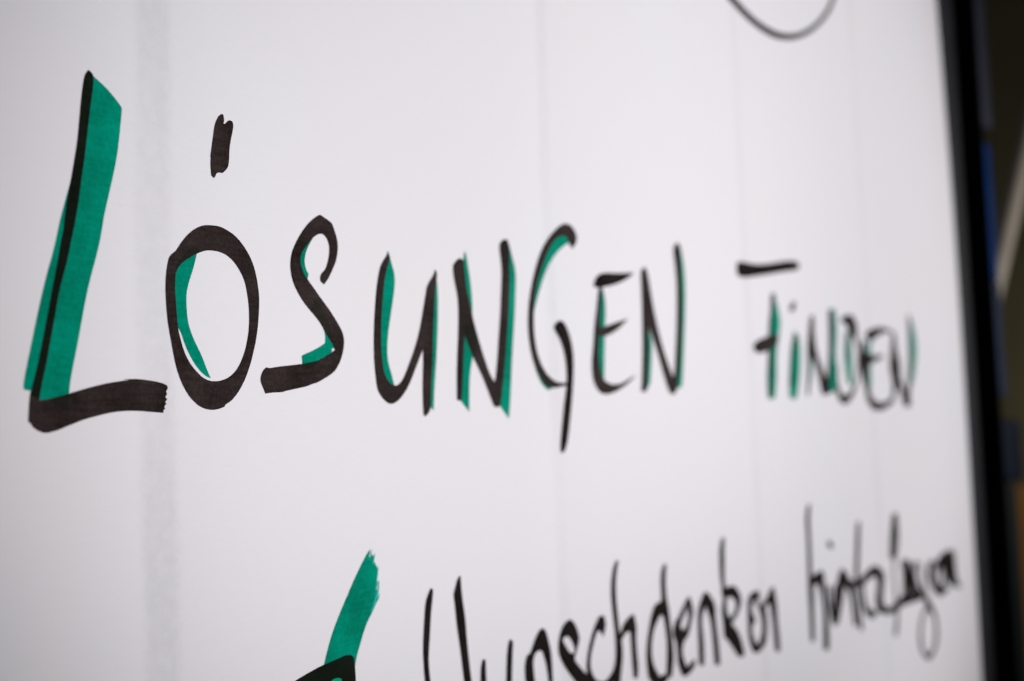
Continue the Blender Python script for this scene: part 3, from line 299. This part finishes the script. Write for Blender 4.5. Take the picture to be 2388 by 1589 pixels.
def crom(p0, p1, p2, p3, t):
    return tuple(0.5 * ((2 * b) + (-a + c) * t + (2 * a - 5 * b + 4 * c - d) * t * t + (-a + 3 * b - 3 * c + d) * t ** 3)
                 for a, b, c, d in zip(p0, p1, p2, p3))
def smooth_ring(r, sub=3):
    n = len(r); out = []
    for i in range(n):
        p0, p1, p2, p3 = r[i - 1], r[i], r[(i + 1) % n], r[(i + 2) % n]
        a = Vector((p1[0] - p0[0], p1[1] - p0[1])); b = Vector((p2[0] - p1[0], p2[1] - p1[1])); c = Vector((p3[0] - p2[0], p3[1] - p2[1]))
        # keep sharp marker corners sharp: no overshoot where the outline turns hard
        if a.length and b.length and a.angle(b, 0) > 0.95: p0 = p1
        if c.length and b.length and b.angle(c, 0) > 0.95: p3 = p2
        for s in range(sub): out.append(crom(p0, p1, p2, p3, s / sub))
    for _ in range(2):                                   # ease the small kinks, keep the real corners
        new = list(out); m = len(out)
        for i in range(m):
            a, b, c = Vector(out[i - 2]), Vector(out[i]), Vector(out[(i + 2) % m])
            if (b - a).length > 1e-9 and (c - b).length > 1e-9 and (b - a).angle(c - b, 0) < 0.5:
                new[i] = tuple(0.5 * out[i][k] + 0.25 * (out[i - 1][k] + out[(i + 1) % m][k]) for k in (0, 1))
        out = new
    return out
def smooth_line(r, sub=4):
    out = []; n = len(r)
    for i in range(n - 1):
        p0, p1, p2, p3 = r[max(i - 1, 0)], r[i], r[i + 1], r[min(i + 2, n - 1)]
        for s in range(sub): out.append(crom(p0, p1, p2, p3, s / sub))
    out.append(r[-1]); return out
def cut_to_lattice(bm):
    xs = [v.co.x for v in bm.verts]; zs = [v.co.z for v in bm.verts]
    for i in range(math.ceil(min(xs) / STEP), math.floor(max(xs) / STEP) + 1):
        bmesh.ops.bisect_plane(bm, geom=bm.verts[:] + bm.edges[:] + bm.faces[:], dist=1e-7, plane_co=(i * STEP, 0, 0), plane_no=(1, 0, 0))
    for j in range(math.ceil(min(zs) / 0.02), math.floor(max(zs) / 0.02) + 1):
        bmesh.ops.bisect_plane(bm, geom=bm.verts[:] + bm.edges[:] + bm.faces[:], dist=1e-7, plane_co=(0, 0, j * 0.02), plane_no=(0, 0, 1))
LAYER = {'green': 0.00006, 'green2': 0.00021, 'black': 0.00011, 'black2': 0.00013, 'black_mid': 0.00017, 'green_dry': 0.00009, 'black_over': 0.00017}
def stroke_bm(bm, piece, lift):
    kind, ik, data = piece
    t = bmesh.new()
    pt = lambda p: (p[0] * 0.001, 0.0, cam_loc.z + p[1] * 0.001)
    if kind == 0:
        rings = [smooth_ring(r) for r in data]
        flat = [[Vector((p[0], p[1], 0)) for p in r] for r in rings]
        vs = [t.verts.new(pt(p)) for r in rings for p in r]
        for tri in tessellate_polygon(flat):
            try: t.faces.new([vs[i] for i in tri])
            except ValueError: pass
    else:
        rows = smooth_line(data)
        prev = None
        for q in rows:
            a, b = t.verts.new(pt(q[:2])), t.verts.new(pt(q[2:]))
            if prev: t.faces.new((prev[0], prev[1], b, a))
            prev = (a, b)
    cut_to_lattice(t)
    n = len(t.verts)
    for i, v in enumerate(t.verts):
        run = (i / n) * 0.00001 if kind == 1 else 0.0
        v.co.y = sheet_y(v.co.x, v.co.z) - LAYER[ik] - lift - run
    for f in t.faces:
        f.normal_update()
        if f.normal.y > 0: f.normal_flip()
    me = bpy.data.meshes.new('t'); t.to_mesh(me); t.free()
    bm.from_mesh(me); bpy.data.meshes.remove(me)

for name, label, pieces in STROKES:
    by = {}
    order = []
    for pc in pieces:
        key = 'green' if (pc[1] == 'green' and name != 'check_mark') else 'main'
        by.setdefault(key, []).append(pc)
    def build(nm, pcs, parent):
        bm = bmesh.new(); inks = []
        me = bpy.data.meshes.new(nm)
        for k, pc in enumerate(pcs):
            if pc[1] not in inks: inks.append(pc[1])
            n0 = len(bm.faces)
            stroke_bm(bm, pc, k * 0.000012)
            bm.faces.ensure_lookup_table()
            for f in bm.faces[n0:]: f.material_index = inks.index(pc[1])
        bm.to_mesh(me); bm.free()
        o = link(nm, me, None, parent)
        for i_ in inks: me.materials.append(INK[i_])
        return o
    o = build(name, by['main'], sheet)
    o['label'] = label
    if 'green' in by:
        g = build('green_shading', by['green'], o)

# ---------------------------------------------------------------- the flip chart board behind the sheet
board = bpy.data.objects.new('flip_chart', None); C.objects.link(board)
board.location = (0.46, 0.012, 0.83)
thing(board, 'black framed flip chart board behind the white sheet, with blue side rails', 'flip chart')
def bpart(name, bm, m, label=None, smooth=False):
    o = bm_obj(name, bm, m, board, smooth)
    o.matrix_parent_inverse = Matrix.Translation(board.location).inverted()
    if label: o['label'] = label
    return o
bpart('board_panel', box((0.075, 0.0035, 0.84), (0.8465, 0.018, 1.90), 0.001), M_MARGIN)
bpart('frame_lip', box((0.847, -0.0085, 0.83), (0.8505, 0.018, 1.91), 0.0008), M_BLACK)
bpart('frame_lip', box((0.071, -0.004, 0.83), (0.0745, 0.018, 1.91), 0.0008), M_BLACK)
bpart('top_clamp', box((0.10, -0.012, 1.825), (0.83, 0.003, 1.86), 0.003), M_BLACK)
bpart('side_rail', box((0.851, -0.0070, 1.637), (0.893, 0.014, 1.91), 0.004, 3), M_SLATE, 'slate blue upper length of side rail')
bpart('side_rail', box((0.851, -0.0055, 1.5445), (0.886, 0.012, 1.628), 0.002, 3), M_BLUE, 'bright blue length of side rail below the gap')
bpart('side_rail', box((0.851, -0.0055, 1.476), (0.888, 0.012, 1.544), 0.0006, 2), M_BLUE_SHADED, 'blue side rail continued, fade into shade put into its darker colour')
bpart('rail_bracket', box((0.851, -0.006, 1.425), (0.925, 0.016, 1.462), 0.004, 3), M_NAVY)
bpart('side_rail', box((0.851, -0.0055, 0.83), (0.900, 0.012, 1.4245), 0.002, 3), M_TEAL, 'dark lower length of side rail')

# ---------------------------------------------------------------- the blurred things beyond the board
def pole_between(name, a, b, r, m, n=20):
    bm = bmesh.new(); a, b = Vector(a), Vector(b)
    q = (b - a).to_track_quat('Z', 'Y').to_matrix().to_4x4()
    bmesh.ops.create_cone(bm, cap_ends=True, segments=n, radius1=r, radius2=r, depth=(b - a).length,
                          matrix=Matrix.Translation((a + b) / 2) @ q)
    return bm_obj(name, bm, m, smooth=False)
pole = pole_between('leaning_pole', (0.486, 0.355, 0.0), (1.373, -0.047, 2.05), 0.0068, M_POLE)
thing(pole, 'slim pale pole leaning behind the right edge of the flip chart', 'pole')
post = bm_obj('wooden_post', box((1.345, 0.012, 0.0), (1.385, 0.0755, 1.408), 0.004, 3), M_WOOD)
thing(post, 'orange brown wooden post at the far right behind the black frame', 'post')

wall = bm_obj('wall', box((2.60, -2.0, 0.0), (2.72, 3.0, 2.9), 0.0), M_WALL)
wall['kind'] = 'structure'
